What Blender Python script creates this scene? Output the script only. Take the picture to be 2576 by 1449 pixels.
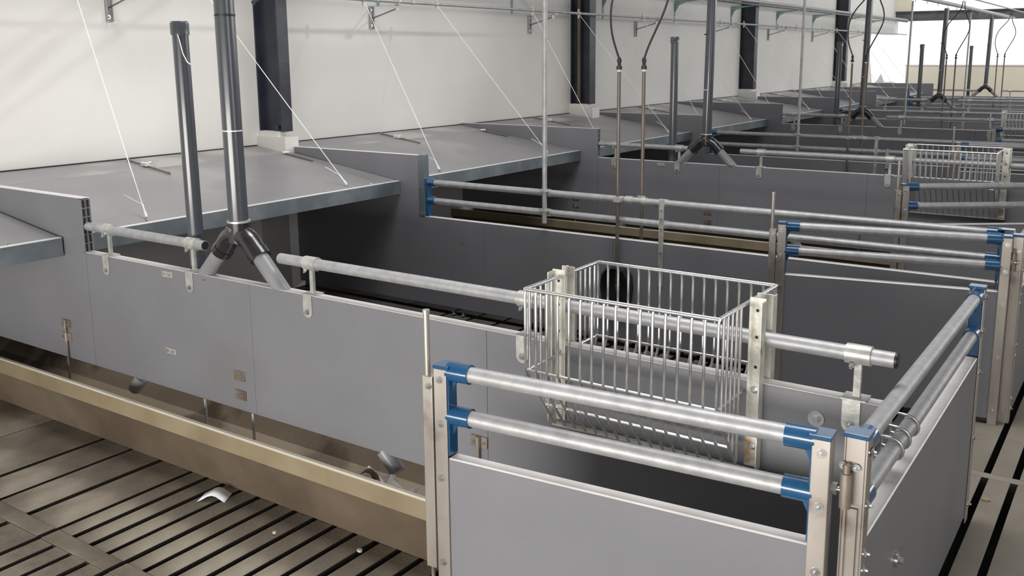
import bpy, math, random
from math import radians as R, sin, cos, pi, sqrt
from mathutils import Vector, Matrix
random.seed(7)
for o in list(bpy.data.objects): bpy.data.objects.remove(o)
S = bpy.context.scene
C = S.collection

# ------------------------------------------------------------------ camera
F = 2354.55
cd = bpy.data.cameras.new('camera'); cam = bpy.data.objects.new('camera', cd); C.objects.link(cam)
yaw, pitch, roll = .594, .1843, -.0063
cy_, sy_, cp_, sp_ = cos(yaw), sin(yaw), cos(pitch), sin(pitch)
fw = Vector((-sy_*cp_, cy_*cp_, -sp_)); rt = Vector((cy_, sy_, 0)); up = rt.cross(fw)
r2 = cos(roll)*rt + sin(roll)*up; u2 = -sin(roll)*rt + cos(roll)*up
M = Matrix((r2, u2, -fw)).transposed().to_4x4(); M.translation = Vector((5.6084, 0, 1.7118))
cam.matrix_world = M
cd.sensor_width = 36; cd.lens = F*36/2576
cd.shift_x = (1288-1324.3)/2576; cd.shift_y = (579.24-724.5)/2576
cd.clip_start = .05; cd.clip_end = 300
S.camera = cam

# ------------------------------------------------------------------ world, lights, exposure
w = bpy.data.worlds.new('sky'); S.world = w; w.use_nodes = True
bg = w.node_tree.nodes['Background']; bg.inputs[0].default_value = (.93, .97, 1, 1); bg.inputs[1].default_value = 1.25

def area(name, loc, target, sx, sy, power, col=(1, 1, 1)):
    l = bpy.data.lights.new(name, 'AREA'); l.shape = 'RECTANGLE'; l.size = sx; l.size_y = sy
    l.energy = power; l.color = col
    o = bpy.data.objects.new(name, l); C.objects.link(o); o.location = loc
    o.rotation_euler = (Vector(target)-Vector(loc)).to_track_quat('-Z', 'Y').to_euler()
    return o
area('side_windows', (10.6, 16, 3.0), (0, 16, 1.8), 15, 1.6, 430, (1, .98, .94))
area('near_wall_fill', (10.2, 1.4, 2.4), (0, 1.6, 1.9), 2.2, 3.0, 80, (1, .99, .96))  # fill added to brighten the near left wall; no door known here
area('end_doorway', (4.2, -2.6, .85), (4.0, 3, .5), 4.8, .9, 300, (1, .95, .89))
area('roof_skylight_near', (2.9, 3.2, 5.5), (1.5, 2.9, 0), 2.2, 1.4, 135, (1, .985, .965))
area('board_top_fill', (4.7, 3.6, 5.6), (4.6, 3.0, 0), 1.6, 2.2, 115, (1, .985, .96))  # overhead fill added to whiten the near board tops
area('far_wall_fill', (4.2, 20.5, 5.6), (3.0, 24.5, .8), 4, 2, 190, (1, .98, .94))  # extra fill added to lift the far wall; no opening known above it
area('roof_skylight_far', (3.2, 14.5, 5.7), (3.0, 14.5, 0), 2.6, 18, 230, (.95, .98, 1))
sp = bpy.data.lights.new('roof_light', 'SPOT'); sp.energy = 500; sp.spot_size = R(64); sp.spot_blend = 1; sp.shadow_soft_size = .13
spo = bpy.data.objects.new('roof_light', sp); C.objects.link(spo); spo.location = (4.6, 9.6, 5.4)
spo.rotation_euler = (Vector((0, 3.3, 1.6))-spo.location).to_track_quat('-Z', 'Y').to_euler()

S.view_settings.view_transform = 'Standard'; S.view_settings.look = 'None'
S.view_settings.gamma = 1; S.view_settings.use_curve_mapping = False
S.view_settings.exposure = 0.0

# ------------------------------------------------------------------ materials
def mat(name, col, rough=.5, metal=0, col2=None, scale=8, detail=4, bump=0, bscale=40, stretch=(1, 1, 1), lo=.35, hi=.65, spots=None, coat=0):
    m = bpy.data.materials.new(name); m.use_nodes = True; nt = m.node_tree; N = nt.nodes; L = nt.links
    b = N['Principled BSDF']; b.inputs['Roughness'].default_value = rough; b.inputs['Metallic'].default_value = metal
    b.inputs['Base Color'].default_value = (*col, 1)
    if coat: b.inputs['Coat Weight'].default_value = coat; b.inputs['Coat Roughness'].default_value = .1
    tc = N.new('ShaderNodeTexCoord'); mp = N.new('ShaderNodeMapping'); mp.inputs['Scale'].default_value = stretch
    L.new(tc.outputs['Object'], mp.inputs['Vector'])
    if col2:
        n = N.new('ShaderNodeTexNoise'); n.inputs['Scale'].default_value = scale; n.inputs['Detail'].default_value = detail
        L.new(mp.outputs[0], n.inputs['Vector'])
        r = N.new('ShaderNodeValToRGB'); r.color_ramp.elements[0].position = lo; r.color_ramp.elements[1].position = hi
        r.color_ramp.elements[0].color = (*col, 1); r.color_ramp.elements[1].color = (*col2, 1)
        L.new(n.outputs['Fac'], r.inputs[0]); out = r.outputs[0]
        if spots:
            n2 = N.new('ShaderNodeTexNoise'); n2.inputs['Scale'].default_value = spots[1]; n2.inputs['Detail'].default_value = 6
            L.new(tc.outputs['Object'], n2.inputs['Vector'])
            r_ = N.new('ShaderNodeValToRGB'); r_.color_ramp.elements[0].position = spots[2]; r_.color_ramp.elements[1].position = spots[3]
            L.new(n2.outputs['Fac'], r_.inputs[0])
            mx = N.new('ShaderNodeMixRGB'); mx.inputs[2].default_value = (*spots[0], 1)
            L.new(r_.outputs[0], mx.inputs[0]); L.new(out, mx.inputs[1]); out = mx.outputs[0]
        L.new(out, b.inputs['Base Color'])
    if bump:
        n = N.new('ShaderNodeTexNoise'); n.inputs['Scale'].default_value = bscale; n.inputs['Detail'].default_value = 5
        L.new(mp.outputs[0], n.inputs['Vector'])
        bp = N.new('ShaderNodeBump'); bp.inputs['Strength'].default_value = bump; bp.inputs['Distance'].default_value = .01
        L.new(n.outputs['Fac'], bp.inputs['Height']); L.new(bp.outputs[0], b.inputs['Normal'])
    return m

PLASTER = mat('white_plaster', (.665, .655, .63), .75, 0, (.735, .725, .70), 1.0, 5, .06, 12)
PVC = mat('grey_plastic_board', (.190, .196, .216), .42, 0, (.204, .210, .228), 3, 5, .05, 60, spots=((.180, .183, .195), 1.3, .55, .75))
PVCTOP = mat('toplit_board_edge', (.66, .64, .64), .34, 0, (.74, .72, .72), 9, 4)  # same plastic as the boards; light on the tops painted in as paleness
LID = mat('lid_sheet', (.25, .243, .257), .36, 0, (.285, .278, .288), 2.2, 6, .04, 20, spots=((.42, .40, .38), 1.1, .56, .78))
LIDB = mat('dusty_lid_sheet', (.27, .262, .272), .4, 0, (.31, .302, .308), 2.2, 6, .04, 20, spots=((.46, .44, .42), 1.7, .50, .62))
LIDEDGE = mat('lid_metal_edge', (.16, .19, .21), .42, .5, (.25, .28, .30), 5, 6, lo=.4, hi=.7)
ALU = mat('bright_trim', (.80, .81, .82), .35, .25)
GALV = mat('galvanised_pipe', (.36, .37, .39), .50, .42, (.47, .475, .485), 26, 6, .08, 70, lo=.35, hi=.7)
GALVB = mat('zinc_bracket', (.46, .475, .455), .42, .55, (.62, .63, .60), 30, 5, .08, 60)
RACK = mat('galvanised_wire', (.60, .61, .62), .3, .85, (.74, .74, .74), 40, 4)
RACKP = mat('mottled_zinc_plate', (.60, .60, .54), .45, .5, (.78, .77, .70), 22, 6, .12, 40, spots=((.34, .22, .13), 9, .64, .74))
STAIN = mat('stainless_steel', (.38, .35, .32), .38, .7, (.56, .525, .485), 7, 7, .04, 40, (1, 1, .3), spots=((.16, .11, .08), 5, .58, .70))
DSTAIN = mat('heat_stained_steel', (.17, .13, .11), .42, .5, (.36, .31, .27), 9, 5)
BLUE = mat('blue_plastic', (.010, .072, .18), .28, 0, (.014, .09, .21), 15, 3, coat=.8)
PIPED = mat('dark_pvc_pipe', (.052, .060, .075), .26, 0, (.075, .083, .098), 6, 4, 0, 1, (1, 1, .3), coat=.3)
PIPEL = mat('grey_pvc_pipe', (.22, .23, .245), .35, 0, (.26, .27, .28), 8, 4)
ELBOW = mat('black_pvc_fitting', (.016, .016, .020), .22, 0, (.028, .026, .030), 12, 3, coat=.5)
RUBBER = mat('black_rubber', (.012, .012, .013), .45)
CORD = mat('white_cord', (.85, .84, .82), .7)
NAVY = mat('navy_steel_paint', (.014, .018, .03), .35, 0, (.03, .034, .048), 5, 6, .1, 30, spots=((.10, .10, .11), 3.2, .66, .78))
TEAL = mat('green_enamel_bracket', (.16, .27, .25), .5, .2, (.26, .36, .34), 14, 4)
BROWNP = mat('brown_stained_pipe', (.11, .09, .078), .42, .5, (.22, .19, .165), 12, 5, 0, 1, (1, 1, .3))
BOLT = mat('bolt_steel', (.55, .56, .57), .28, .95, (.7, .7, .7), 60, 3)
CONC = mat('slat_concrete', (.085, .070, .052), .8, 0, (.21, .18, .138), 2.6, 10, .22, 70, spots=((.34, .305, .25), 2.3, .54, .74))
CONCP = mat('aisle_concrete', (.17, .15, .12), .8, 0, (.25, .225, .19), 2.4, 9, .3, 45, spots=((.30, .28, .24), 2.1, .6, .8))
CONCD = mat('trough_concrete', (.095, .07, .046), .72, 0, (.15, .115, .08), 2.6, 8, .2, 30, spots=((.18, .15, .11), 2.2, .6, .8))
BASIN = mat('trough_basin', (.20, .155, .11), .6, 0, (.27, .215, .16), 2.2, 8, .2, 20, spots=((.10, .075, .05), 4, .52, .62))
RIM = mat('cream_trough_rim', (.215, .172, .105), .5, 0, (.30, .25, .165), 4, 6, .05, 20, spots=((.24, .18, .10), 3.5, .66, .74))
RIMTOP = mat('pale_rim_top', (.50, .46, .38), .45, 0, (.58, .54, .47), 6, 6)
CONCPEN = mat('dark_pen_concrete', (.045, .042, .042), .6, 0, (.085, .078, .075), 2.4, 8, .2, 50)  # darker grey concrete for the pens beyond the nearest divider
SLOTSHADE = mat('slot_shade_slat_side', (.022, .018, .014), .8)  # slat sides near black: shade inside the slots painted into the colour
PIT = mat('slurry_pit', (.003, .003, .003), .9)
CREAM = mat('cream_plaster', (.80, .75, .62), .8, 0, (.84, .79, .66), 1.5, 4)
PAPER = mat('white_paper', (.8, .8, .86), .8)
FILM = mat('plastic_film', (.50, .48, .46), .12, 0, (.74, .72, .70), 12, 4)
CEIL = mat('roof_sheet', (.22, .22, .23), .7)
STEELB = mat('grey_steel_beam', (.10, .11, .125), .5, .3, (.15, .16, .175), 4, 5)
RED = mat('red_brown_plastic', (.28, .12, .08), .5)
SHEET = mat('pale_tarpaulin', (.62, .63, .66), .6)
BOWL = mat('cast_bowl', (.035, .036, .042), .35, .4)

# ------------------------------------------------------------------ mesh helpers
class MB:
    def __init__(s): s.v = []; s.f = []
    def add(s, vs, fs):
        o = len(s.v); s.v += [tuple(v) for v in vs]; s.f += [tuple(i+o for i in f) for f in fs]; return s
    def box(s, x0, x1, y0, y1, z0, z1):
        return s.add([(x0,y0,z0),(x1,y0,z0),(x1,y1,z0),(x0,y1,z0),(x0,y0,z1),(x1,y0,z1),(x1,y1,z1),(x0,y1,z1)],
                     [(0,3,2,1),(4,5,6,7),(0,1,5,4),(1,2,6,5),(2,3,7,6),(3,0,4,7)])
    def prism(s, pts, axis, a, b):
        n = len(pts)
        def P(p, t): return (t,p[0],p[1]) if axis=='x' else (p[0],t,p[1]) if axis=='y' else (p[0],p[1],t)
        vs = [P(p,a) for p in pts]+[P(p,b) for p in pts]
        ar = sum(pts[i][0]*pts[(i+1)%n][1]-pts[(i+1)%n][0]*pts[i][1] for i in range(n))
        fs = [tuple(range(n-1,-1,-1)), tuple(range(n,2*n))]+[(i,(i+1)%n,n+(i+1)%n,n+i) for i in range(n)]
        flip = (ar < 0) != (axis == 'y')
        if flip: fs = [f[::-1] for f in fs]
        return s.add(vs, fs)
    def tube(s, path, r, n=12, caps=True):
        P = [Vector(p) for p in path]; m = len(P); rs = r if isinstance(r,(list,tuple)) else [r]*m
        T = []
        for i in range(m):
            t = (P[min(i+1,m-1)]-P[max(i-1,0)]); T.append(t.normalized())
        ref = Vector((0,0,1)) if abs(T[0].z)<.9 else Vector((1,0,0))
        nrm = T[0].cross(ref).normalized(); vs = []
        for i in range(m):
            nrm = (nrm-T[i]*nrm.dot(T[i])).normalized(); bn = T[i].cross(nrm)
            for k in range(n):
                a = 2*pi*k/n; vs.append(P[i]+(nrm*cos(a)+bn*sin(a))*rs[i])
        fs = [(i*n+k, i*n+(k+1)%n, (i+1)*n+(k+1)%n, (i+1)*n+k) for i in range(m-1) for k in range(n)]
        if caps: fs += [tuple(range(n-1,-1,-1)), tuple(range((m-1)*n, m*n))]
        return s.add(vs, fs)
    def cyl(s, p, q, r, n=12, r2=None): return s.tube([p,q], [r, r if r2 is None else r2], n)
    def hex(s, p, q, r): return s.tube([p,q], r, 6)

def obj(name, mb, m, parent=None, loc=None, smooth=True, bevel=0, label=None):
    me = bpy.data.meshes.new(name); me.from_pydata(mb.v, [], mb.f); me.materials.append(m); me.update()
    if smooth:
        me.shade_smooth(); me.set_sharp_from_angle(angle=R(38))
    o = bpy.data.objects.new(name, me); C.objects.link(o)
    if loc: o.location = loc
    if parent: o.parent = parent
    if bevel:
        b = o.modifiers.new('bevel','BEVEL'); b.width = bevel; b.segments = 2; b.limit_method = 'ANGLE'; b.harden_normals = False
    if label: o['label'] = label
    return o
def thing(name, label, cat, loc=(0,0,0), rz=0, group=None):
    o = bpy.data.objects.new(name, None); C.objects.link(o); o.empty_display_size = .1
    o.location = loc; o.rotation_euler = (0,0,rz); o['label'] = label; o['category'] = cat
    if group: o['group'] = group
    return o
def tag(o, label, cat, group=None):
    o['label'] = label; o['category'] = cat
    if group: o['group'] = group
    return o
def copy_tree(o, parent=None):
    c = o.copy(); C.objects.link(c)
    if parent: c.parent = parent
    for ch in list(o.children): copy_tree(ch, c)
    return c
def struct(o): o['kind'] = 'structure'; return o
ORD = ['first', 'second', 'third', 'fourth', 'fifth', 'sixth', 'seventh', 'eighth', 'ninth', 'tenth', 'eleventh']
def nth(i, what='from the camera'): return 'nearest to the camera' if i == 0 else ORD[i]+' '+what

P = 2.4; YA = 2.387; T = .045; KMAX = 8
def ydiv(k): return YA+P*k
XH = 1.519

# ------------------------------------------------------------------ setting
wl = MB().box(-.25, 0, -5, 21.75, 0, 6).box(-.25, 0, 21.75, 24.8, 0, 1.02).box(-.25, 0, 21.75, 24.8, 2.16, 6)
wall = struct(obj('wall_left', wl, PLASTER, smooth=False))
struct(obj('wall_right', MB().box(11, 11.25, -5, 24.8, 0, 6), CEIL, smooth=False))
struct(obj('wall_back', MB().box(-.25, 11.25, -5.25, -5, 0, 6), CEIL, smooth=False))
struct(obj('ceiling', MB().box(-.25, 11.25, -5.25, 24.8, 6, 6.1), CEIL, smooth=False))
wf = struct(obj('wall_far', MB().box(.30, 11, 24.55, 24.75, 0, 1.41), CREAM, smooth=False))
obj('pier', MB().box(0, .34, 24.5, 24.75, 2.72, 6), CREAM, wf, smooth=False)
obj('coping', MB().box(.28, 11, 24.53, 24.77, 1.41, 1.435), PLASTER, wf, smooth=False)
be = struct(obj('trim_1', MB().box(0, 11, 24.42, 24.60, 2.69, 2.71).box(0, 11, 24.50, 24.52, 2.50, 2.69).box(0, 11, 24.42, 24.60, 2.48, 2.50), STEELB, smooth=False))
# window reveal sheet near the far corner of the wall
t = thing('tarpaulin', 'pale sheet hanging slanted across the bright wall opening at the far end', 'sheet', (.02, 21.7, 1.02))
obj('sheet', MB().prism([(0,0),(.75,0),(.42,.62),(.2,1.14),(0,1.14)], 'x', 0, .02), CREAM, t, smooth=False)
obj('fold', MB().prism([(1.0,0),(1.9,0),(1.55,.22),(1.3,.1)], 'x', 0, .02), SHEET, t, smooth=False)

# floor: pit below, concrete slats above
struct(obj('floor', MB().box(-.25, 11.25, -5.25, 24.8, -.62, -.6), PIT, smooth=False))
floor = bpy.data.objects['floor']
slat_cache = {}
def slat(x0, x1, y0, y1, m=CONC, name='slat', z=0):
    key = (round(x1-x0,3), round(y1-y0,3), m.name)
    if key not in slat_cache:
        a, b = (x1-x0)/2, (y1-y0)/2; c = .0018
        mb = MB()
        q = a-.022; vs = [(-q,-b,-.09),(q,-b,-.09),(q,b,-.09),(-q,b,-.09),(-a,-b,-c),(a,-b,-c),(a,b,-c),(-a,b,-c),(-a+c,-b+c,0),(a-c,-b+c,0),(a-c,b-c,0),(-a+c,b-c,0)]
        fs = [(0,1,5,4),(1,2,6,5),(2,3,7,6),(3,0,4,7),(4,5,9,8),(5,6,10,9),(6,7,11,10),(7,4,8,11),(8,9,10,11)]
        mb.add(vs, fs); me = bpy.data.meshes.new(name); me.from_pydata(mb.v, [], mb.f); me.materials.append(m); me.materials.append(SLOTSHADE)
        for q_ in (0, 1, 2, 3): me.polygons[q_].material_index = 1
        slat_cache[key] = me
    o = bpy.data.objects.new(name, slat_cache[key]); C.objects.link(o); o.location = ((x0+x1)/2, (y0+y1)/2, z); o.parent = floor
    return o
G = .027
xs_pen = [1.73, 1.945, 2.157, 2.365]+[2.365+.1055*i for i in range(1, 26)]
xs_aisle = [5.155, 5.262, 5.47, 5.68, 5.89, 6.1, 6.31]
def row(y0, y1, xs, xa, xb, m=CONC, wob=0):
    e = [xa]+xs+[xb]
    for i in range(len(e)-1):
        slat(e[i]+(G/2 if i else 0), e[i+1]-(G/2 if i < len(e)-2 else 0), y0, y1, m, z=random.uniform(-.003,.001)*wob)
row(1.683, 2.30, xs_pen, 1.32, 5.0, wob=1)
row(-.2, 1.613, xs_pen, 1.32, 5.0, wob=1)
cb = [1.32, 2.365, 2.787, 3.209, 3.631, 4.053, 4.475, 5.0]
for a_, b_ in zip(cb[:-1], cb[1:]): slat(a_+G/2, b_-G/2, 1.6131, 1.6829, name='cross_beam')
slat(-.0, 1.315, -.6, 2.30, name='floor_slab')
for k in range(0, 4):     # pens between the dividers
    ya, yb = ydiv(k), ydiv(k+1)
    row(ya+.05, (ya+yb)/2+.40, xs_pen, 1.32, 5.0, CONCPEN); row((ya+yb)/2+.45, yb-.01, xs_pen, 1.32, 5.0, CONCPEN)
    slat(0, 1.315, ya+.05, yb-.01, CONCPEN, name='floor_slab')
slat(0, 5.0, ydiv(4)+.05, 24.5, name='floor_slab')
for i in range(-2, 4):    # aisle rows
    y1 = 4.02+P*i; row(y1-P+.055, y1, xs_aisle+[6.52, 6.73], 5.005, 7.4, CONCP); slat(5.005, 7.4, y1+.003, y1+.052, CONCP, 'cross_beam')
slat(5.005, 11, 4.075+P*3, 24.5, CONCP, 'floor_slab'); slat(7.405, 11, -5, 4.07+P*3, CONCP, 'floor_slab')

# steel columns with plaster plinths
for i, (yc, dx, wy) in enumerate([(4.73, .25, .10), (9.22, .25, .13), (14.35, .24, .13), (19.46, .24, .14)]):
    t = thing('steel_column', 'dark navy steel column on white wall plinth, '+nth(i), 'column', (0, yc, 1.17), group='steel columns along the wall')
    obj('column_flange', MB().box(.0, .014, 0, wy, 0, 4.83), NAVY, t, smooth=False)
    obj('column_flange', MB().box(dx-.014, dx, 0, wy, 0, 4.83), NAVY, t, smooth=False)
    obj('column_web', MB().box(.014, dx-.014, wy/2-.006, wy/2+.006, 0, 4.83), NAVY, t, smooth=False)
    if i == 0: obj('drain_stub', MB().cyl((.19, -.0, .03), (.19, .04, .03), .018, 10), NAVY, t)
    if i == 1: obj('conduit', MB().cyl((.10, .02, .02), (.10, .02, 4.8), .022, 12), CONCD, t)
    pts = [(0,0),(.31,0),(.31,.03+wy),(.27,.06+wy),(0,.08+wy)]
    obj('plinth', MB().prism([(a, b+yc-.035) for a, b in pts], 'z', .0, 1.135).prism([(.0,yc-.02),(.22,yc-.02),(.20,yc+wy+.02),(0,yc+wy+.03)], 'z', 1.135, 1.172), PLASTER, wall, smooth=False)

# ------------------------------------------------------------------ common hardware
def bolt(parent, p, d, r=.008, l=.008, washer=True):
    p = Vector(p); d = Vector(d)
    mb = MB()
    if washer: mb.cyl(p, p+d*.002, r*1.5, 12)
    mb.hex(p, p+d*l, r); mb.cyl(p+d*l, p+d*(l+.006), r*.5, 8)
    return obj('bolt', mb, BOLT, parent)
def arc_tongue(x, w, y0, y1, ztop, h):
    r = w/2; pts = [(x-r, ztop), (x-r, ztop-h+r)]+[(x-r*cos(pi*i/8), ztop-h+r-r*sin(pi*i/8)) for i in range(1, 8)]+[(x+r, ztop-h+r), (x+r, ztop)]
    return MB().prism(pts, 'y', y0, y1)
def rail_bracket(parent, x, zr, zt, first=True):
    b = MB(); b.cyl((x-.032, T/2+.0, zr), (x+.032, T/2, zr), .0265, 18)
    b.box(x-.009, x+.009, T/2-.006, T/2+.006, zt+.004, zr-.024)
    b.box(x-.034, x+.03, -.006, T+.006, zt+.0005, zt+.0045)
    br = obj('rail_bracket', b, GALVB, parent)
    obj('tongue', arc_tongue(x-.006, .046, -.0045, -.0005, zt+.004, .092), GALVB, br, smooth=False)
    bolt(br, (x-.006, -.0045, zt-.066), (0,-1,0), .008)
    bolt(br, (x-.012, T/2-.02, zr-.020), (0,-.7,-.7), .007, .01, False)
    return br
def plate(parent, x, z, w, h, n=2, m=None):
    pl = obj('connector_plate', MB().box(x-w/2, x+w/2, -.0035, -.0003, z-h/2, z+h/2), m or DSTAIN, parent, smooth=False, bevel=.001)
    for s in (-1, 1): bolt(pl, (x+s*w*.24, -.0035, z+.001), (0,-1,0), .0055, .005, False)
    return pl
def end_cells(parent, x, z0, z1):
    mb = MB(); t = .0025; L = .02
    mb.box(x-L, x, 0, t, z0, z1).box(x-L, x, T-t, T, z0, z1).box(x-L, x, T/2-.001, T/2+.001, z0, z1)
    n = 6
    for i in range(n+1):
        z = z0+(z1-z0)*i/n; mb.box(x-L, x, t, T-t, z-.0015, z+.0015)
    return obj('hollow_end', mb, PVC, parent, smooth=False)

def end_piece(parent, u, s, zt=.90, bracket_z0=.645, bolts=True, rails=(.88,.757), blue_face=True):
    """channel and blue bracket at the end of a rail panel; u end position, s = direction into the panel"""
    def bx(a, b, y0, y1, z0, z1):
        x0, x1 = sorted((u+s*a, u+s*b)); return (x0, x1, y0, y1, z0, z1)
    ch = MB(); ch.box(*bx(0, .040, -.026, -.021, 0, zt-.010)); ch.box(*bx(0, .040, .021, .026, 0, zt-.010)); ch.box(*bx(0, .004, -.021, .021, 0, zt-.010))
    c = obj('end_channel', ch, STAIN, parent, smooth=False, bevel=.0015)
    if bolts:
        for z in (zt-.04, zt-.165, zt-.32, .33, .07): bolt(c, (u+s*.018, -.026, z), (0,-1,0), .0075, .006)
    bb = MB(); bb.box(*bx(.005, .044, -.0207, .0207, bracket_z0, zt-.004)); bb.box(*bx(-.002, .047, -.028, .028, zt-.010, zt))
    b = obj('end_bracket', bb, BLUE, parent, smooth=False, bevel=.002)
    for zr in rails:
        g = [(u+s*.044, zr-.055), (u+s*.044, zr-.02), (u+s*.062, zr-.02)]
        obj('socket', MB().cyl((u+s*.035, 0, zr), (u+s*.102, 0, zr), .0268, 20).prism(g, 'y', -.004, .004), BLUE, b)
    return c
def rail_panel(parent, L, latch=False, hinge=False, rails=(.88,.757), ends=(True,True), zb=.64, bolts=True):
    obj('board', MB().box(.006, L-.006, -.020, .020, .03, zb-.004), PVC, parent, smooth=False)
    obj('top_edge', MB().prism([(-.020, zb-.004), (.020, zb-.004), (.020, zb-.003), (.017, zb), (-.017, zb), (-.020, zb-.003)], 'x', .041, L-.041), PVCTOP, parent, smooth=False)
    for zr in rails: obj('rail', MB().cyl((.08, 0, zr), (L-.08, 0, zr), .0215, 20), GALV, parent)
    if ends[0]: end_piece(parent, 0, 1, rails=rails, bolts=bolts)
    if ends[1]: end_piece(parent, L, -1, rails=rails, bolts=bolts)
    if latch:
        obj('latch_tube', MB().box(-.042, -.008, -.022, .008, .30, .862), STAIN, parent, smooth=False, bevel=.003)
        r = obj('drop_rod', MB().cyl((-.028, -.01, .20), (-.028, -.01, .30), .006, 10), DSTAIN, parent)
        obj('drop_rod', MB().cyl((-.03, -.01, .862), (-.03, -.01, 1.035), .0085, 12).cyl((-.03,-.01,1.035), (-.03,-.01,1.045), .010, 12), STAIN, parent)
        obj('latch_lug', MB().cyl((-.045, 0, .16), (-.004, 0, .16), .02, 14), STAIN, parent)
        bolt(parent, (-.02, -.022, .835), (0,-1,0), .007)
    if hinge:
        hb = MB().cyl((L, 0, .775), (L+.035, 0, .775), .006, 10).hex((L, 0, .775), (L+.014, 0, .775), .014).hex((L+.024, 0, .775), (L+.03, 0, .775), .010)
        obj('hinge_bolt', hb, BOLT, parent)

# ------------------------------------------------------------------ dividers, type A (single rail, low trough divider)
def divider_a(k):
    i = k//2
    t = thing('pen_divider', 'single-rail grey plastic divider over a feed trough, '+nth(i), 'partition', (0, ydiv(k), 0), group='trough dividers between pens')
    zb, zl, zh = .275, .826, 1.079
    obj('high_board', MB().box(.004, XH-.02, 0, T, zb, zh-.002), PVC, t, smooth=False)
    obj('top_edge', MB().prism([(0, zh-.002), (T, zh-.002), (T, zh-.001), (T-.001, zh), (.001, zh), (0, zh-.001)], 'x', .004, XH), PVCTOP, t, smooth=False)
    end_cells(t, XH, zl, zh-.008)
    obj('high_board', MB().box(XH-.02, XH, 0, T, zb, zl-.003), PVC, t, smooth=False)
    cuts = [XH+.0015, 2.66, 3.835, 5.085]
    for a, b in zip(cuts[:-1], cuts[1:]):
        obj('low_board', MB().box(a, b-.0013, 0, T, zb, zl-.002), PVC, t, smooth=False, bevel=.0008)
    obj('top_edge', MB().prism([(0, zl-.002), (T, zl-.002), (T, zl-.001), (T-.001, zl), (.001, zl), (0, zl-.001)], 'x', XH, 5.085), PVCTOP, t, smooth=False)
    zr = .945
    ra = obj('rail', MB().cyl((1.522, T/2, zr), (2.372, T/2, zr), .0205, 20), GALV, t)
    obj('end_plug', MB().cyl((2.372, T/2, zr), (2.3735, T/2, zr), .018, 18), RUBBER, ra)
    rb = obj('rail', MB().cyl((2.828, T/2, zr), (5.11, T/2, zr), .0205, 20), GALV, t)
    obj('end_plug', MB().cyl((5.11, T/2, zr), (5.116, T/2, zr), .0212, 18).cyl((5.116, T/2, zr), (5.118, T/2, zr), .0150, 18), RUBBER, rb)
    for x in (1.687, 2.29, 3.0, 3.985, 5.02): rail_bracket(t, x, zr, zl)
    if k <= 2:
        # trough support rods with clamp plates
        for x, zt_, two in ((1.30, .47, True), (3.80, .46, False)):
            s = obj('support_rod', MB().tube([(x, -.010, zt_-.02), (x, -.012, .14)], .0055, 8), DSTAIN, t)
            for z in ((zt_-.02, zt_-.085) if two else (zt_-.03,)):
                for sx in (-1, 1):
                    pl = obj('clamp_plate', MB().box(x+sx*.008 if sx > 0 else x-.034, x+.034 if sx > 0 else x-.008, -.006, -.0005, z-.022, z+.018), DSTAIN, s, smooth=False)
                    bolt(s, (x+sx*.022, -.006, z-.002), (0,-1,0), .0055, .006, False)
                obj('clamp_loop', MB().cyl((x, -.010, z-.022), (x, -.010, z+.018), .0095, 10), DSTAIN, s)
        plate(t, 2.134, .798, .07, .026, m=GALVB); plate(t, 2.119, .452, .07, .026, m=GALVB)
        plate(t, 2.567, .424, .068, .042); plate(t, 2.569, .342, .068, .042)
        kb = obj('washer_knob', MB().cyl((4.925, -.0005, .757), (4.925, -.004, .757), .022, 20).hex((4.925, -.004, .757), (4.925, -.016, .757), .010), BOLT, t)
        obj('peg', MB().cyl((2.38, -.001, .805), (2.38, -.0015, .805), .003, 8), RUBBER, t)
    return t
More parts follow.
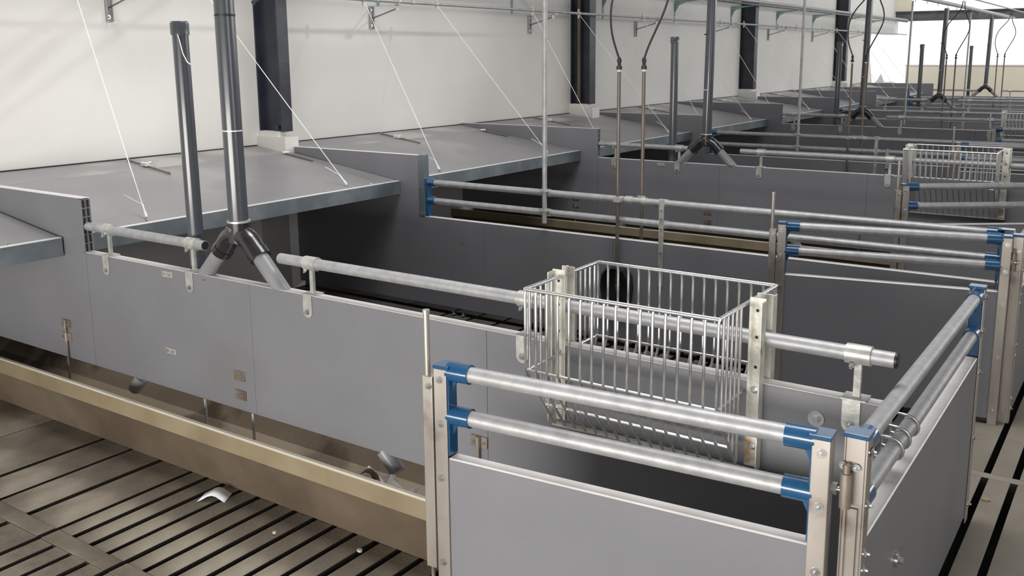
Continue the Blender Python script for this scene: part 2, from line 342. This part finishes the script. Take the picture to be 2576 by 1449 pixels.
def divider_b(k):
    i = k//2
    t = thing('pen_divider', 'grey plastic divider with two long parallel rails, '+nth(i), 'partition', (0, ydiv(k)-.01, 0), group='two-rail dividers between pens')
    XB = 1.56; zl, zh, zb = .651, 1.062, .05
    y0 = .0
    obj('high_board', MB().box(.315 if k == 1 else .004, XB-.05, 0, T, zb, zh-.002), PVC, t, smooth=False)
    obj('top_edge', MB().prism([(0, zh-.002), (T, zh-.002), (T, zh-.001), (T-.001, zh), (.001, zh), (0, zh-.001)], 'x', .315 if k == 1 else .004, XB-.05), PVCTOP, t, smooth=False)
    cp = obj('end_cap', MB().box(XB-.05, XB, -.003, T+.003, zl, zh+.002), LIDEDGE, t, smooth=False, bevel=.001, label='grey metal cap strip')
    for z in (zh-.03, zh-.215, zl+.02):
        for x in (XB-.038, XB-.012): bolt(cp, (x, -.003, z), (0,-1,0), .004, .004, False)
    cuts = [XB-.05, 2.05, 3.0, 3.95, 5.04]
    for a, b in zip(cuts[:-1], cuts[1:]):
        obj('low_board', MB().box(a, b-.0012, 0, T, zb, zl-.002), PVC, t, smooth=False, bevel=.0006)
    obj('top_edge', MB().prism([(0, zl-.002), (T, zl-.002), (T, zl-.001), (T-.001, zl), (.001, zl), (0, zl-.001)], 'x', XB, 5.04), PVCTOP, t, smooth=False)
    bb = obj('end_bracket', MB().box(XB+.001, XB+.028, .004, T-.004, zl+.005, zh-.155), BLUE, t, smooth=False, bevel=.002)
    for zr in (.882, .760):
        obj('socket', MB().cyl((XB+.02, T/2, zr), (XB+.075, T/2, zr), .0265, 18), BLUE, bb)
        obj('rail', MB().cyl((XB+.05, T/2, zr), (5.0, T/2, zr), .0205, 18), GALV, t)
    eb = obj('end_bracket', MB().box(5.035, 5.062, .004, T-.004, zl, .90).box(5.03, 5.10, -.006, T+.006, .90, .906), BLUE, t, smooth=False, bevel=.002)
    for zr in (.882, .760): obj('socket', MB().cyl((4.985, T/2, zr), (5.045, T/2, zr), .0265, 18), BLUE, eb)
    obj('end_channel', MB().box(5.06, 5.10, -.006, T+.006, .02, .90), STAIN, t, smooth=False, bevel=.002)
    st = obj('strap', MB().box(3.295, 3.325, -.0045, -.0005, .40, .885).box(3.295, 3.325, -.0045, T/2, .885, .905), GALVB, t, smooth=False, label='flat zinc strap')
    for z in (.845, .795, .74, .60, .5): bolt(st, (3.31, -.0045, z), (0,-1,0), .0055, .005, False)
    for zr in (.882, .760): obj('clamp', MB().cyl((3.285, T/2, zr), (3.335, T/2, zr), .0245, 16), GALVB, st)
    if k == 1:
        for x in (1.80, 1.88): obj('floor_anchor', MB().box(x-.012, x+.012, -.03, -.001, .008, .014).hex((x, -.018, .014), (x, -.018, .03), .007), BOLT, t)
        obj('rust_spot', MB().cyl((1.87, -.0004, .50), (1.87, -.0010, .50), .010, 9), RED, t)
    return t
for k in (0, 2, 4, 6, 8): divider_a(k)
for k in (1, 3, 5, 7): divider_b(k)

# ------------------------------------------------------------------ feed troughs below the A dividers
def trough(k):
    yc = ydiv(k)+T/2
    t = thing('feed_trough', 'long concrete feed trough with cream rim, '+nth(k//2), 'trough', (0, yc, 0), group='feed troughs')
    x0, x1 = .02, 4.93
    for s in (-1, 1):
        a, b = .215, .170
        def Q(pts): return [(s*p[0], p[1]) for p in pts]
        obj('rim', MB().prism(Q([(a,.197),(a,.260),(a-.006,.266),(b,.252),(b,.205)]), 'x', x0, x1), RIM, t, smooth=False)
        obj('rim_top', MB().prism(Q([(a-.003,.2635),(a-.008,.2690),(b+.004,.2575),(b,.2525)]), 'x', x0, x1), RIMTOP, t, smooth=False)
        obj('trough_wall', MB().prism(Q([(a-.012,.197),(.155,.215),(.135,.0),(.145,.0)]), 'x', x0, x1), CONCD, t, smooth=False)
        obj('basin', MB().prism(Q([(b,.222),(.155,.20),(.10,.12),(.0,.095),(.0,.05),(.13,.05)]), 'x', x0, x1), BASIN, t, smooth=False)
    obj('trough_end', MB().box(x1-.04, x1, -.2, .2, .0, .25), CONCD, t, smooth=False)
    if k == 0:
        for x in (2.32, 2.627): obj('spacer_rod', MB().cyl((x, -.016, .10), (x, -.016, .272), .006, 8), GALVB, t)
    return t
for k in (0, 2, 4, 6, 8): trough(k)

# ------------------------------------------------------------------ feed drop pipes (inverted Y)
def drop_pipe(k):
    t = thing('feed_drop_pipe', 'dark grey feed pipe splitting into a Y, '+nth(k//2), 'pipe', (2.594 if k == 0 else 2.53, ydiv(k)+T/2, 0), group='Y shaped feed drop pipes')
    obj('pipe', MB().cyl((0,0,1.06), (-.010 if k == 0 else .02,0,2.43), .0385, 24), PIPED, t)
    obj('joint_ring', MB().cyl((-.005,0,1.868), (-.005,0,1.876), .0395, 24), RUBBER, t)
    obj('joint_ring', MB().cyl((-.002,0,1.428), (-.002,0,1.433), .0395, 24), ALU, t)
    cp = obj('coupling', MB().cyl((0,0,.985), (0,0,1.072), .043, 24), ELBOW, t)
    obj('collar', MB().tube([(0,0,1.066), (0,0,1.074)], .046, 24), GALVB, cp)
    obj('collar_band', MB().cyl((0,-.040,1.04), (0,-.0455,1.04), .012, 4), DSTAIN, cp)
    for s in (-1, 1):
        path = [(s*.0, 0, 1.005), (s*.022, 0, 1.012), (s*.045, 0, 1.006), (s*.066, 0, .990), (s*.092, 0, .962), (s*.108, 0, .945)]
        e = obj('elbow', MB().tube(path, [.040,.041,.041,.041,.041,.0415], 20), ELBOW, t)
        obj('elbow_lip', MB().cyl((s*.098, 0, .955), (s*.120, 0, .933), .0445, 20), ELBOW, e)
        # branch cut level on the board top
        n = 20; r = .0325; vs = []
        ax = Vector((s*.707, 0, -.707))
        top = Vector((s*.105, 0, .948)); zb = .827
        for q in range(n):
            a = 2*pi*q/n; n1 = Vector((s*.707, 0, .707)); n2 = Vector((0, 1, 0))
            pt = top+(n1*cos(a)+n2*sin(a))*r; vs.append(pt)
        for q in range(n):
            pt = vs[q]; lam = (pt.z-zb)/.707; vs.append(pt+ax*lam)
        fs = [(q, (q+1) % n, n+(q+1) % n, n+q) for q in range(n)]+[tuple(range(n-1,-1,-1)), tuple(range(n, 2*n))]
        obj('branch', MB().add(vs, fs), PIPEL, t)
        obj('spout', MB().tube([(s*.745, 0, .274), (s*.81, 0, .205)], .030, 18, True), PIPEL, t)
    return t
for k in (0, 2, 4, 6, 8): drop_pipe(k)

# capped standpipes
def standpipe(k):
    t = thing('standpipe', 'dark grey capped plastic standpipe left of the Y pipe, '+nth(k//2), 'pipe', (2.238 if k == 0 else 2.20, ydiv(k)+.083, 0), group='capped standpipes')
    obj('pipe', MB().cyl((-.0,0,.30), (-.014 if k == 0 else 0,0,1.86), .0325, 20), PIPED, t)
    zc = 1.86
    x = -.014 if k == 0 else 0
    obj('cap', MB().tube([(x,0,zc-.055),(x,0,zc-.01),(x,0,zc)], [.0375,.0375,.032], 20), PIPED, t)
    if k == 0:
        obj('loose_string', MB().tube([(x+.02,-.028,1.81),(x+.035,-.03,1.78),(x+.05,-.03,1.73),(x+.075,-.03,1.695),(x+.098,-.03,1.685)], .0022, 6), CORD, t)
for k in (0, 2, 4, 6, 8): standpipe(k)

# ------------------------------------------------------------------ straw racks
def straw_rack():
    t = thing('straw_rack', 'galvanised wire straw rack straddling the nearest trough divider', 'rack', (4.12, YA+T/2, 0), group='wire straw racks on the dividers')
    W = .60; D0 = .215; zt, zm, zl2, zb = 1.043, .795, .655, .575
    rb = .0042; ro = .0062
    def ring(d, z, name, a=0, b=W): 
        return obj(name, MB().tube([(a,-d,z),(b,-d,z),(b,d,z),(a,d,z),(a,-d,z)], rb if name != 'top_frame' else ro, 8), RACK, t)
    mb = MB()
    for p, q in (((0,-D0,zt),(W,-D0,zt)),((W,-D0,zt),(W,D0,zt)),((W,D0,zt),(0,D0,zt)),((0,D0,zt),(0,-D0,zt))): mb.cyl(p, q, ro, 10)
    obj('top_frame', mb, RACK, t)
    mb = MB(); d = D0-.006
    for p, q in (((0,-d,zm),(W,-d,zm)),((W,-d,zm),(W,d,zm)),((W,d,zm),(0,d,zm)),((0,d,zm),(0,-d,zm))): mb.cyl(p, q, .0045, 8)
    obj('middle_frame', mb, RACK, t)
    for s in (-1, 1):
        yl = s*(.05+.16*(zl2-zb)/(zm-zb))
        obj('cross_wire', MB().cyl((.0, yl, zl2), (W, yl, zl2), .0045, 8), RACK, t)
        obj('foot_flange', MB().box(-.005, W+.06, min(s*.027, s*.06), max(s*.027, s*.06), zb-.004, zb), RACKP, t, smooth=False)
        n = 17; me = None
        for i in range(n):
            x = W*i/(n-1)
            if me is None:
                o = obj('bar', MB().tube([(0, s*(D0-.004), zt), (0, s*D0, zt-.02), (0, s*D0, zm+.01), (0, s*(D0-.012), zm-.02), (0, s*.052, zb)], rb, 8), RACK, t, loc=(x,0,0)); me = o
            else:
                o = me.copy(); C.objects.link(o); o.location = (x,0,0)
        for x0 in (-.0, W+.005):
            for j in range(5):
                y = s*(.072+.03*j)
                zlow = zb+(zm-zb)*(abs(y)-.05)/(D0-.05)
                obj('bar', MB().cyl((x0, y, zt), (x0, y, max(zlow, zb)), rb, 8), RACK, t)
        # mounting angles
        for x in (.0, W+.035):
            pl = obj('mounting_plate', MB().box(x-.023, x+.023, min(s*.025, s*.030), max(s*.025, s*.030), .58, 1.065).box(x-.023 if x < .1 else x+.019, x-.019 if x < .1 else x+.023, min(s*.030, s*.060), max(s*.030, s*.060), .58, 1.06), RACKP, t, smooth=False, bevel=.001)
            for z in (1.03, .955, .87): obj('hole', MB().cyl((x, s*.0300, z), (x, s*.0306, z), .0048, 10), RUBBER, pl)
            bolt(pl, (x, s*.030, .805), (0, s, 0), .0075, .010); bolt(pl, (x, s*.030, .64), (0, s, 0), .0075, .010)
    return t
rack = straw_rack()
for i, k in enumerate((2, 4, 6)):
    c = copy_tree(rack); c.location.y = ydiv(k)+T/2
    c['label'] = 'galvanised wire straw rack on the '+ORD[i+1]+' trough divider from the camera'

# ------------------------------------------------------------------ gates and front fences
HX = 5.115
def gate(k, hinge, ang, L=1.035):
    g = thing('pen_gate', 'two-rail grey gate with blue ends swung open, '+nth(k), 'gate',
              (hinge[0]-L*cos(ang), hinge[1]-L*sin(ang), 0), ang, 'swung open pen gates')
    rail_panel(g, L, latch=True, hinge=True, bolts=(k < 3))
gate(0, (5.086, 1.962), math.atan2(.09, 1.035))
gate(1, (5.105, 4.67), .192, 1.03)
gate(2, (5.105, 6.77), .605, .99)
gate(3, (5.10, 9.45), .07, 1.03)
gate(4, (5.10, 11.60), .07, 1.03)
def front(k, y0, y1):
    L = y1-y0
    f = thing('front_fence', 'grey front fence panel with two rails along the aisle, '+nth(k), 'fence', (5.129, y0, 0), pi/2, 'front fence panels along the aisle')
    rail_panel(f, L, rails=(.862, .728), bolts=(k < 2))
    # hinge barrel and slotted strip on the near post
    obj('hinge_barrel', MB().cyl((-.02, .012, .735), (-.02, .012, .815), .013, 14).cyl((-.02,.012,.815), (-.02,.012,.835), .008, 10), DSTAIN, f, label='heat-stained hinge barrel')
    obj('latch_strip', MB().box(-.016, -.001, .010, .014, .05, .73).box(-.008, -.004, -.012, .014, .05, .73), STAIN, f, smooth=False)
    bolt(f, (-.004, .024, .825), (-1,0,0), .006); bolt(f, (-.004, -.005, .825), (-1,0,0), .006)
    for z in (.86, .62, .38, .12): bolt(f, (.018, -.026, z), (0,-1,0), .007)
    obj('washer_knob', MB().cyl((.40, -.0205, .42), (.40, -.028, .42), .02, 16).hex((.40, -.028, .42), (.40, -.04, .42), .009), BOLT, f)
    return f
front(0, 1.985, 3.60)
front(1, 4.70, 5.66)
front(2, 1.985+2*P, 3.60+2*P)
front(3, 4.70+2*P, 5.66+2*P)
front(4, 1.985+4*P, 3.60+4*P)
# U clamps tying the first front fence rail to the divider
for i, (y, lab) in enumerate(((2.36, 'left'), (2.44, 'middle'), (2.54, 'right'))):
    t = thing('rail_clamp', 'bent wire U clamp on lower rail of near front fence, '+lab+' of the three', 'clamp', (5.125, y, .728), group='U clamps on the front fence rail')
    path = [(-.075, 0, .012), (-.03, 0, .030)]+[(.0285*sin(a), 0, .0285*cos(a)) for a in [i*pi/8 for i in range(0, 9)]]+[(-.03, 0, -.029), (-.06, 0, -.026)]
    obj('u_bolt', MB().tube(path, .0042, 8), BOLT, t)
    obj('clip', MB().box(-.060, -.042, -.012, .012, -.045, .045).hex((-.07, 0, .012), (-.055, 0, .012), .009), GALVB, t, smooth=False)

# ------------------------------------------------------------------ drinkers, poles and hoses on the B dividers
def pole(k):
    t = thing('support_pole', 'thin galvanised pole clamped to the two rails of a divider, '+nth(k//2), 'pole', (2.53, ydiv(k)-.03, 0), group='galvanised poles on the two-rail dividers')
    obj('tube', MB().cyl((0,0,.70), (.01,0,2.44), .0145, 12), GALV, t)
    for z in (.882, .76):
        obj('clamp', MB().box(-.02, .02, -.02, .02, z+.015, z+.021).box(-.05, -.0, .012, .06, z+.017, z+.022).cyl((-.03, .043, z), (.02, .043, z), .0235, 14), GALVB, t)
def drinker(k, side):
    yd = ydiv(k)
    x = 3.04 if side == 0 else 3.143
    yy = -.035 if side == 0 else .07
    t = thing('drinker_pipe', 'brown water pipe with black hose, '+('left' if side == 0 else 'right')+' of '+ORD[k//2]+' pair from the camera', 'pipe', (x, yd+yy, 0), group='paired drinker pipes')
    zb = .34 if side == 0 else .45
    obj('tube', MB().cyl((0,0,zb), (0,0,1.62), .0105, 12), BROWNP, t)
    obj('thread_tape', MB().cyl((0,0,1.62), (0,0,1.632), .012, 12), CORD, t)
    fit = obj('fitting', MB().cyl((0,0,1.632), (0,0,1.652), .0165, 8).cyl((0,0,1.652), (0,0,1.672), .010, 12).cyl((0,0,1.672), (0,0,1.69), .013, 12).cyl((0,0,1.69), (0,0,1.70), .009, 12), RUBBER, t)
    s = -1 if side == 0 else 1
    if side == 0: pts = [(0,0,1.69), (-.02,0,1.74), (-.048,0,1.82), (-.06,0,1.91), (-.052,0,2.02), (.0,0,2.13), (.08,.0,2.22), (.14,0,2.30), (.16,0,2.42)]
    else: pts = [(0,0,1.69), (.02,0,1.75), (.075,0,1.86), (.12,0,1.95), (.15,0,2.04), (.14,0,2.13), (.10,0,2.22), (.07,0,2.30), (.06,0,2.42)]
    # smooth
    for _ in range(2):
        q = [Vector(pts[0])]
        for a, b in zip(pts[:-1], pts[1:]): a, b = Vector(a), Vector(b); q += [a*.75+b*.25, a*.25+b*.75]
        q.append(Vector(pts[-1])); pts = q
    obj('hose', MB().tube(pts, .0062, 8), RUBBER, t)
    mb = MB().box(-.022, .022, -.018, .035 if side == 0 else .0, .872, .905)
    obj('clip', mb, GALVB, t, smooth=False, bevel=.003)
    obj('clip_ring', MB().cyl((.03, (.035+T/2-.01) if side == 0 else -.055, .882), (.075 if side == 0 else .06, (.035+T/2-.01) if side == 0 else -.055, .882), .0245, 14), GALVB, t)
    if side == 0:
        b = MB(); n = 20; vs = []; fs = []
        # rounded bowl shield: half-oval back plate with a scooped basin
        prof = [(-.075,.25),(-.09,.30),(-.10,.37),(-.092,.44),(-.06,.485),(0,.50),(.06,.485),(.092,.44),(.10,.37),(.09,.30),(.075,.25)]
        m = len(prof)
        for yy_, sc in ((.022, 1.0), (-.03, .97), (-.034, .88), (.010, .78)):
            for (px, pz) in prof: vs.append((px*sc, yy_, .36+(pz-.36)*sc))
        for l in range(3):
            for q in range(m): fs.append((l*m+q, l*m+(q+1) % m, (l+1)*m+(q+1) % m, (l+1)*m+q))
        fs.append(tuple(range(3*m, 4*m))); b.add(vs, fs)
        bw = obj('bowl', b, BOWL, t, label='dark oval drinker bowl')
        obj('lip', MB().tube([(-.07,-.02,.27),(-.05,-.075,.265),(0,-.10,.262),(.05,-.075,.265),(.07,-.02,.27)], .012, 8), BOWL, bw)
        obj('nozzle', MB().cyl((.02,-.01,.385), (.02,-.05,.375), .010, 10), BROWNP, bw)
for k in (1, 3, 5, 7):
    pole(k); drinker(k, 0); drinker(k, 1)
# small bottle-like clip on the third divider rail
t = thing('rail_hook', 'small white plastic clip hanging on a rail of the second two-rail divider', 'clip', (3.42, ydiv(3)-.02, .60))
obj('clip', MB().cyl((0,0,.15), (0,0,.19), .012, 10).cyl((0,0,.09), (0,0,.15), .022, 10).cyl((0,0,.0), (0,0,.05), .016, 10).cyl((0,0,.05),(0,0,.09), .006, 8), GALVB, t)

# ------------------------------------------------------------------ creep lids
ZB_, ZF_, XF_ = 1.0615, .877, 1.345
SL = (ZB_-ZF_)/XF_
def lidz(x): return ZB_-SL*x
def lid(k, y0, y1, n, yped=None):
    t = thing('creep_lid', 'sloping grey creep cover sheet, '+ORD[n]+' cover counted from the left picture edge' if n else 'sloping grey creep cover sheet cut off by the left picture edge, lowest of all', 'cover', (0, y0, 0), group='sloping creep covers along the wall')
    L = y1-y0
    def slab(m, xa, xb, ya, yb, z0, z1, name, sm=False):
        vs = [(xa,ya,lidz(xa)+z0),(xb,ya,lidz(xb)+z0),(xb,yb,lidz(xb)+z0),(xa,yb,lidz(xa)+z0),(xa,ya,lidz(xa)+z1),(xb,ya,lidz(xb)+z1),(xb,yb,lidz(xb)+z1),(xa,yb,lidz(xa)+z1)]
        return obj(name, MB().add(vs, [(0,3,2,1),(4,5,6,7),(0,1,5,4),(1,2,6,5),(2,3,7,6),(3,0,4,7)]), m, t, smooth=sm)
    ym = L if yped is None else yped-y0
    slab(LIDB, .011, .30, 0, min(ym, L), -.012, 0, 'back_strip')
    if yped is not None: pass
    slab(LID, .303, XF_, 0, L, -.012, 0, 'sheet')
    slab(ALU, XF_-.018, XF_+.002, .0, L, 0, .0025, 'edge_trim')
    obj('wall_seal', MB().box(.001, .010, 0, min(ym, L), ZB_-.012, ZB_+.006), RUBBER, t, smooth=False)
    obj('front_flange', MB().box(XF_-.002, XF_+.003, 0, L, ZF_-.087, ZF_), LIDEDGE, t, smooth=False)
    obj('side_flange', MB().prism([(.05, lidz(.05)-.05), (XF_-.003, ZF_-.085), (XF_-.003, ZF_-.013), (.05, lidz(.05)-.013)], 'y', L-.006, L-.002), LIDEDGE, t, smooth=False)
    c = L/2
    a, b = Vector((.055, c-.02, lidz(.055)+.008)), Vector((.50, c-.02, lidz(.50)+.008))
    h = obj('latch_rod', MB().cyl(a, b, .005, 8), BROWNP, t)
    q = a.lerp(b, .42); mb = MB().box(q.x-.03, q.x+.03, q.y-.016, q.y+.016, q.z-.004, q.z+.006)
    mb.cyl((q.x-.03, q.y, q.z+.014), (q.x+.03, q.y, q.z+.008), .011, 12).cyl((q.x, q.y, q.z+.012), (q.x+.01, q.y+.04, q.z+.018), .006, 8)
    obj('barrel_bolt', mb, ALU, h)
    for f in (.02, .62, .95): p = a.lerp(b, f); obj('staple', MB().tube([p+Vector((0,-.01,-.006)), p+Vector((0,-.008,.010)), p+Vector((0,.008,.010)), p+Vector((0,.01,-.006))], .0025, 6), BOLT, h)
    if n in (1, 2):
        a, b = Vector((.33, L-.10, lidz(.33)+.006)), Vector((.62, L-.10, lidz(.62)+.006))
        h = obj('latch_rod', MB().cyl(a, b, .0045, 8), BROWNP, t)
        obj('latch_head', MB().cyl(a+Vector((0,-.02,.008)), a+Vector((.03,.015,.008)), .009, 10), ALU, h)
    for f in (.18, .42, .9): 
        obj('screw', MB().hex((XF_-.04, L*f, lidz(XF_-.04)), (XF_-.04, L*f, lidz(XF_-.04)+.006), .006), BOLT, t)
    return c
def cords(n, y0, y1):
    c = (y0+y1)/2
    for s, nm in ((-1, 'left'), (1, 'right')):
        b = Vector((1.28, c+s*.73, lidz(1.28)+.012)); tp = Vector((.32, c+s*.45, 2.155))
        t = thing('pull_cord', 'white pull cord to '+nm+' front corner of '+ORD[n]+' creep cover from the left', 'cord', b, group='white pull cords of the creep covers')
        b0 = Vector((0,0,0)); v = tp-b
        obj('line', MB().tube([v*.05, v*.5+Vector((0,0,-.003)), v], .0027 if n < 4 else .0032, 6), CORD, t)
        obj('knot', MB().tube([b0, v*.012, v*.025, v*.05], [.006,.009,.005,.006], 8), CORD, t)
        e = v*.05; obj('loose_end', MB().tube([e, e+Vector((-.02,-.03,.02)), e+Vector((-.045,-.055,.045)), e+Vector((-.07,-.055,.05))], .0025, 6), CORD, t)
        obj('eyelet', MB().cyl(b0+Vector((0,0,-.014)), b0, .007, 8), BOLT, t)
LIDS = []
for n in range(0, 9):
    k = n-1
    y0 = ydiv(k)+T+.008 if k >= 0 else ydiv(-1)+T
    y1 = ydiv(k+1)-.010 if (k+1) % 2 == 0 else ydiv(k+1)-.018
    lid(k, y0, y1, n, yped={1: 4.69}.get(n)); cords(n, y0, y1); LIDS.append((y0, y1))

# ------------------------------------------------------------------ wall mounted pipes and brackets
t = thing('winch_pipe', 'long thin galvanised pipe on wall brackets that carries the pull cords', 'pipe', (.32, 0, 2.155))
obj('tube', MB().cyl((0, 1.2, 0), (0, 24.3, 0), .0135, 12), GALV, t)
for (y0, y1) in LIDS:
    c = (y0+y1)/2
    for s in (-1, 1): obj('cord_clip', MB().cyl((0, c+s*.45-.012, 0), (0, c+s*.45+.012, 0), .021, 12).box(-.006, .006, c+s*.45-.008, c+s*.45+.008, -.05, .045), GALVB, t)
    for s in (-.3, .14): obj('collar', MB().cyl((0, c+s-.01, 0), (0, c+s+.01, 0), .019, 12), GALVB, t)
for i, (y0, y1) in enumerate(LIDS):
    c = (y0+y1)/2-.03
    t = thing('wall_bracket', 'galvanised strut bracket holding the thin cord pipe, '+nth(i), 'bracket', (0, c, 1.94), group='strut brackets of the thin pipe')
    obj('strut', MB().box(.001, .004, -.021, .021, 0, .19).box(.001, .022, -.021, -.018, 0, .19).box(.001, .022, .018, .021, 0, .19), GALV, t, smooth=False)
    obj('arm', MB().box(.004, .35, -.004, .004, .184, .19), GALVB, t, smooth=False)
    obj('brace', MB().cyl((.012, 0, .088), (.300, 0, .163), .0055, 8), BROWNP, t)
    bolt(t, (.004, 0, .03), (1,0,0), .009); bolt(t, (.004, 0, .16), (1,0,0), .009)
    obj('pipe_clamp', MB().box(.295, .345, -.03, .03, .19, .197).cyl((.32, -.016, .215), (.32, .016, .215), .020, 12).box(.30, .304, -.02, .02, .15, .197), GALVB, t, smooth=False)
t = thing('upper_pipe', 'thick upper pipe line running along the wall on green brackets', 'pipe', (.32, 0, 2.49))
obj('tube', MB().cyl((0, 1.0, .012), (0, 24.3, .012), .024, 14), GALV, t)
obj('under_tube', MB().cyl((.0, 1.0, -.034), (.0, 24.3, -.034), .017, 12), BROWNP, t, label='thinner brown pipe below')
for i, y in enumerate((6.07, 8.06, 9.95, 11.93, 13.94, 15.98, 17.98, 19.95, 21.95)):
    t = thing('shelf_bracket', 'green enamelled L bracket under the upper pipe, '+nth(i), 'bracket', (0, y, 2.13), group='green L brackets of the upper pipe')
    obj('leg', MB().prism([(-.016,.02),(.0,0),(.016,.02),(.022,.26),(-.022,.26)], 'x', .001, .005), TEAL, t, smooth=False)
    obj('arm', MB().prism([(.001,.262),(.36,.298),(.36,.306),(.001,.306)], 'y', -.012, .012), TEAL, t, smooth=False)
    obj('rib', MB().prism([(.004,.14),(.06,.24),(.16,.27),(.004,.262)], 'y', -.003, .003), TEAL, t, smooth=False)

# overhead feed line
t = thing('feed_line', 'overhead feed pipe running lengthwise above the Y pipes', 'pipe', (2.62, 0, 2.475))
obj('tube', MB().cyl((0, 1.0, 0), (0, 24.3, .02), .030, 14), GALV, t)
obj('water_tube', MB().cyl((.55, 1.0, .0), (.55, 24.3, .02), .011, 10), GALV, t)
for k in (0, 2, 4, 6, 8):
    y = ydiv(k)+T/2
    v = obj('drop_valve', MB().box(-.055, .055, -.10, .10, -.05, .035).cyl((-.006,0,-.09), (-.006,0,-.04), .045, 16), PIPED, t)
    obj('valve_motor', MB().box(.0, .06, .02, .13, .035, .085), RED, v, smooth=False)
for i in range(26):
    y = 4+i*.78; obj('hook', MB().box(-.004, .004, y-.004, y+.004, -.06, .05), GALVB, t, smooth=False)

SRC = Vector((4.6, 9.6, 5.4))
def between(a, f): a = Vector((0, *a)); return a+(SRC-a)*f
mb = MB().cyl(between((2.60, 1.33), .20), between((3.66, 2.16), .20), .034, 8).cyl(between((2.40, 1.40), .235), between((3.6, 2.22), .235), .024, 8).cyl(between((2.55, 1.20), .20), between((4.1, 2.16), .20), .016, 8)
struct(obj('shadow_rods', mb, NAVY))  # unseen rods, added to throw the diagonal shadows on the left wall
# ------------------------------------------------------------------ litter
def paper():
    n = 6; vs = []; fs = []
    for i in range(n+1):
        for j in range(2):
            a = i/n; vs.append((a*.11-.055, (j-.5)*.075+.012*sin(a*3), .003+.022*sin(a*pi)**1.5))
    for i in range(n): fs.append((2*i, 2*i+2, 2*i+3, 2*i+1))
    o = obj('paper_scrap', MB().add(vs, fs), PAPER, loc=(2.655, 2.16, 0)); o.rotation_euler = (0, 0, .5)
    m = o.modifiers.new('thick', 'SOLIDIFY'); m.thickness = .0012
    tag(o, 'curled white paper scrap on the concrete slats by the near trough', 'paper')
paper()
def bag():
    random.seed(3); n = 7; vs = []; fs = []
    for i in range(n+1):
        for j in range(5):
            vs.append((i*.032-.11+random.uniform(-.006,.006), j*.016-.03+random.uniform(-.004,.004)+.02*sin(i*.9), .012+.024*random.random()+.024*(1+sin(i*1.4+j))+.008*(4-j)))
    for i in range(n):
        for j in range(4): a = i*5+j; fs.append((a, a+5, a+6, a+1))
    o = obj('plastic_bag', MB().add(vs, fs), FILM, loc=(3.445, YA-.073, .150)); m = o.modifiers.new('thick', 'SOLIDIFY'); m.thickness = .001
    tag(o, 'crumpled clear plastic bag lying in the near trough', 'bag')
bag()
for i, (x, y, s, lab) in enumerate(((3.07, 2.10, .007, 'small white crumb on the slats in front of the near trough, leftmost of four'), (3.42, 2.18, .011, 'pale concrete crumb on the slats near the bent trough wall'), (3.52, 1.98, .008, 'pale crumb on the slats left of the near gate'), (5.19, 3.80, .018, 'brown wood chip on the aisle floor by the near fence post'))):
    pts = [(cos(a)*s*random.uniform(.7,1.2), sin(a)*s*random.uniform(.6,1.0)) for a in [j*pi/3.5 for j in range(7)]]
    o = obj('concrete_crumb' if i < 3 else 'wood_chip', MB().prism([(x+p[0], y+p[1]) for p in pts], 'z', .0005, .008), RIMTOP if i < 3 else RIM, smooth=False)
    tag(o, lab, 'debris')
